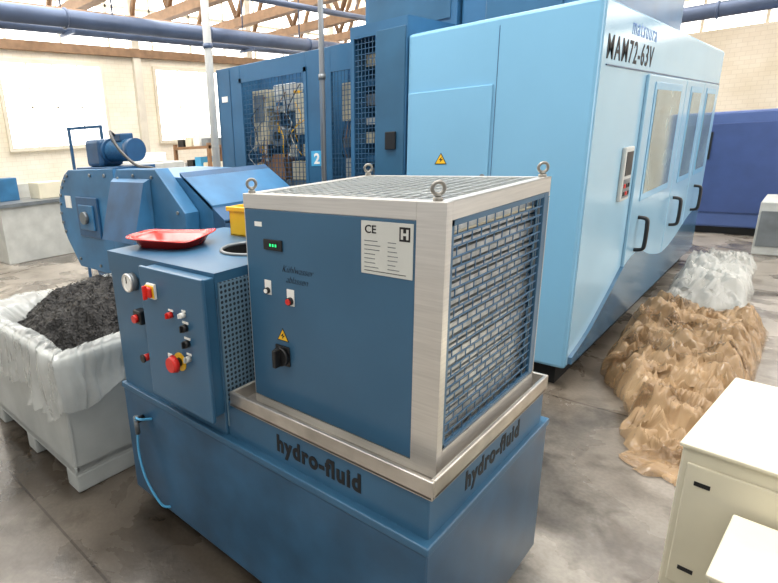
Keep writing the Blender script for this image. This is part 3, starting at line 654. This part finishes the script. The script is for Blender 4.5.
tag(b.obj('storage_rack'),'brown storage rack loaded with boxes by the wall','rack')
b=MB(); b.box(-5.9,-5.0,4.6,5.4,0,1.15,'tank',.02); b.box(-5.8,-5.1,4.58,4.6,.3,1.0,'lgrey'); b.cyl((-5.5,5.,1.15),(-5.5,5.,1.4),.12,'dark')
tag(b.obj('pump_unit'),'blue pump unit standing near the column','pump unit')
b=MB(); b.box(-8.6,-7.7,1.6,2.9,0,.85,'lgrey',.01); b.box(-8.65,-7.65,1.55,2.95,.85,.90,'grey'); b.box(-8.5,-8.2,1.8,2.1,.90,1.25,'conv',.01); b.box(-8.3,-7.9,2.3,2.7,.90,1.15,'cream',.01)
tag(b.obj('workbench'),'workbench with small boxes standing by the wall','workbench')

# ------------------------------------------------------------ CHIP BIN
bx0,bx1,by0,by1=-2.85,-1.72,-.18,.80
BN=thing('chip_bin','light grey plastic pallet bin with thin film liner','bin',((bx0+bx1)/2,(by0+by1)/2,0))
b=MB(); zt=.70
b.box(bx0,bx1,by0,by1,.1,.14,'bin'); b.box(bx0,bx1,by0,by0+.035,.1,zt,'bin',.012); b.box(bx0,bx1,by1-.035,by1,.1,zt,'bin',.012)
b.box(bx0,bx0+.035,by0+.03,by1-.03,.1,zt,'bin',.01); b.box(bx1-.035,bx1,by0+.005,by1-.005,.1,zt,'bin',.012)
b.box(bx0-.015,bx1+.015,by0-.015,by0+.02,zt-.04,zt,'bin',.008); b.box(bx1-.02,bx1+.015,by0+.0,by1,zt-.04,zt,'bin',.008)
b.obj('bin_body',BN)
for x in (bx0,bx0+.5,bx1-.12):
    MB().box(x,x+.12,by0,by1,0,.1,'bin',.01).obj('skid',BN)
b=MB(); rings=[]; N=300
def per(k,off):
    t=k/N*4; s=int(t)%4; f_=t-int(t); xa_,xb_,ya_,yb_=bx0-off,bx1+off,by0-off,by1+off
    return [(xa_+(xb_-xa_)*f_,ya_),(xb_,ya_+(yb_-ya_)*f_),(xb_-(xb_-xa_)*f_,yb_),(xa_,yb_-(yb_-ya_)*f_)][s]
for off,z,wv in ((-.14,.62,.0),(-.08,.70,.012),(-.04,.735,.018),(.0,.74,.018),(.026,.71,.014),(.032,.66,.018),(.036,.60,.022),(.040,.54,.026),(.04,.48,.030)):
    r=[]
    for k in range(N):
        x,y=per(k,off); n=noise.noise(Vector((x*20,y*20,z*5)))+.8*(1-abs(noise.noise(Vector((x*30,y*30,z*9+4))))*3); n2=noise.noise(Vector((x*3+7,y*3,0)))
        r.append(Vector((x+wv*n*.8,y+wv*n*.8,z+wv*n*.7+(n2*.26*max(0,(.72-z)/.28) if off>.02 else n2*.03))))
    rings.append(r)
loft(b,rings,'film'); b.obj('liner',BN,'thin crumpled translucent plastic liner')
b=MB(); i_=b.mi('chip'); NX=80; V={}
for i in range(NX+1):
    for j in range(NX+1):
        u_,v_=i/NX,j/NX; x=bx0+.05+(bx1-bx0-.1)*u_; y=by0+.05+(by1-by0-.1)*v_
        e=min(1,max(0,1.25-((u_-.5)**2+(v_-.6)**2)*3.4)); z=.61+.21*e+.06*noise.noise(Vector((x*4,y*4,0)))+.03*noise.noise(Vector((x*24,y*24,3)))
        V[i,j]=b.bm.verts.new((x,y,z))
for i in range(NX):
    for j in range(NX):
        f=b.bm.faces.new((V[i,j],V[i+1,j],V[i+1,j+1],V[i,j+1])); f.material_index=i_
for k in range(2600):
    i,j=random.randrange(2,NX-2),random.randrange(2,NX-2); p=V[i,j].co+Vector((0,0,.003)); a=random.uniform(0,6.28); L=random.uniform(.005,.013)
    d=Vector((math.cos(a),math.sin(a),random.uniform(-.2,.9)))*L; s_=Vector((-math.sin(a),math.cos(a),random.uniform(-.4,.4)))*L*.35
    q=[b.bm.verts.new(p-s_),b.bm.verts.new(p+s_),b.bm.verts.new(p+d+s_*.4+Vector((0,0,.003))),b.bm.verts.new(p+d*1.3-s_)]
    f=b.bm.faces.new(q); f.material_index=i_
o=b.obj('metal_chips'); tag(o,'heap of dark oily metal chips filling the bin','metal chips'); o['kind']='stuff'

# ------------------------------------------------------------ RIGHT SIDE
def ridge(p,k=2.0):
    n=abs(noise.noise(p)); return max(0,1-n*k)
def film(name,y0,y1,xl,xr,top,m,nx,ny,lab,cat,sd,amp=.03,layers=2,k2=3.4):
    b=MB(); i_=b.mi(m)
    for L in range(layers):
        V={}; s_=sd+L*13.7; sh=.06*L
        for j in range(ny+1):
            v=j/ny
            for i in range(nx+1):
                u_=i/nx; y=y0+(y1-y0)*v+.2*noise.noise(Vector((u_*3,s_,1)))
                a=xl(v)+.12*noise.noise(Vector((y*2.0,s_,0)))+.08*noise.noise(Vector((y*7,s_,3))); c=xr(v)
                x=a+(c-a)*u_+sh*.3
                e=min(1,min(u_,1-u_)*6)**.5*min(1,min(v,1-v)*6)**.7
                w1=Vector((x*2.6+y*.6+s_,y*1.5-x*.6,s_)); w2=Vector((x*2.6+s_,y*8.0+x*3.5,s_+5)); w3=Vector((x*12+y*3,y*17-x*5+s_,s_+2))
                z=e*(top(v)*(.62+.75*noise.noise(w1))+amp*1.6*ridge(w2,k2)+amp*.9*ridge(w3,k2))+e*sh*(.4+noise.noise(w1*1.9))+.006
                x2=x+.06*noise.noise(w2)*e; y2=y+.05*noise.noise(w3)*e
                V[i,j]=b.bm.verts.new((x2,y2,max(.003+.002*L,z)))
        for i in range(nx):
            for j in range(ny):
                f=b.bm.faces.new((V[i,j],V[i+1,j],V[i+1,j+1],V[i,j+1])); f.material_index=i_; f.smooth=(i*7+j*3)%5!=0
    return tag(b.obj(name),lab,cat)
film('packing_wrap',1.75,4.3,lambda v:.08-.38*min(1,v*1.9),lambda v:.42,lambda v:.04+.20*min(1,v*2.2),'brown',64,230,'crumpled shiny translucent tan packing film bunched on the floor','packing film',3,.055)
film('plastic_sheeting',4.6,5.4,lambda v:-.27,lambda v:.25,lambda v:.20,'sack',40,80,'loose whitish plastic sheeting lying on the floor','plastic sheeting',11,.05)
film('plastic_sheeting',5.8,6.4,lambda v:-.25,lambda v:.2,lambda v:.15,'sack',34,60,'loose whitish plastic sheeting lying on the floor','plastic sheeting',19,.05)
def cream(x,y,w_,d_,h,rz,lab):
    E=thing('supply_cabinet',lab,'cabinet',(x,y,0)); 
    b=MB(); b.box(0,w_,0,d_,.06,h,'cream',.008); o=b.obj('body'); o.parent=E
    b=MB(); b.box(.02,w_-.02,-.008,0,.10,h-.05,'cream',.004); o=b.obj('front_cover'); o.parent=E
    b=MB(); b.box(-.006,w_+.006,-.014,d_+.006,h,h+.014,'cream',.004); o=b.obj('top_cover'); o.parent=E
    b=MB(); b.box(.02,w_-.02,.02,d_-.02,0,.06,'dark'); o=b.obj('plinth'); o.parent=E
    b=MB(); b.box(.045,.085,-.0095,-.0078,h-.12,h-.105,'dark'); b.box(.045,.085,-.0095,-.0078,.16,.175,'dark'); o=b.obj('slot'); o.parent=E
    E.rotation_euler=(0,0,rz)
cream(.35,.94,.7,.64,.60,math.radians(-6),'plain cream sheet-metal supply cabinet standing on the floor')
cream(.48,.57,.5,.31,.44,math.radians(-4),'low plain cream metal cabinet before the taller one')
b=MB(); b.box(-1.1,.35,8.4,9.4,.1,1.6,'navy',.03); b.box(-1.0,.25,8.38,8.4,.3,1.45,'navy2',.004); b.box(-.95,-.55,8.36,8.38,1.0,1.35,'dark'); b.box(-1.,.25,8.5,9.3,0,.1,'dark')
tag(b.obj('lathe_machine'),'plain darker blue machine further down the hall','machine')
b=MB(); b.box(.1,.9,7.2,8.0,0,.6,'lgrey',.01); b.box(.12,.88,7.19,7.2,.1,.5,'grey'); tag(b.obj('crate'),'pale crate near the blue machine','crate')

# ------------------------------------------------------------ lights
W=bpy.data.worlds.new('W'); S.world=W; W.use_nodes=True
W.node_tree.nodes['Background'].inputs[0].default_value=(1,.994,.98,1); W.node_tree.nodes['Background'].inputs[1].default_value=.62
def area(loc,rot,sx,sy,p,c=(1,1,1)):
    l=bpy.data.lights.new('daylight_fill','AREA'); l.shape='RECTANGLE'; l.size=sx; l.size_y=sy; l.energy=p; l.color=c  # added area lamps: roof ones boost the daylight, the right one is side fill
    o=bpy.data.objects.new('daylight_fill_lamp',l); COL.objects.link(o); o.location=loc; o.rotation_euler=rot
area((-1.0,1.,5.4),(0,0,0),2.2,1.6,180,(1,.985,.955))
area((-1.5,7,5.4),(0,0,0),8,5,430,(1,.985,.95))
area((-6,3,5.3),(0,0,0),4,6,330,(1,.98,.95))
area((4.5,5,3.5),(0,math.radians(75),0),6,3,230,(1,.99,.97))  # added side fill aimed at the machine front, not a roof opening

# ------------------------------------------------------------ camera
yaw,pitch,roll=-.8244,.2801,-.0604
f=Vector((math.sin(yaw)*math.cos(pitch),math.cos(yaw)*math.cos(pitch),-math.sin(pitch)))
r=Vector((math.cos(yaw),-math.sin(yaw),0)); u=r.cross(f)
r2=math.cos(roll)*r+math.sin(roll)*u; u2=-math.sin(roll)*r+math.cos(roll)*u
cam=bpy.data.cameras.new('camera'); co=bpy.data.objects.new('camera',cam); COL.objects.link(co)
m=Matrix((( r2.x,u2.x,-f.x,.5116),(r2.y,u2.y,-f.y,-1.0042),(r2.z,u2.z,-f.z,1.6),(0,0,0,1)))
co.matrix_world=m
cam.sensor_width=36; cam.lens=526.23*36/778; cam.shift_x=(389-255.06)/778; cam.clip_start=.02
S.camera=co
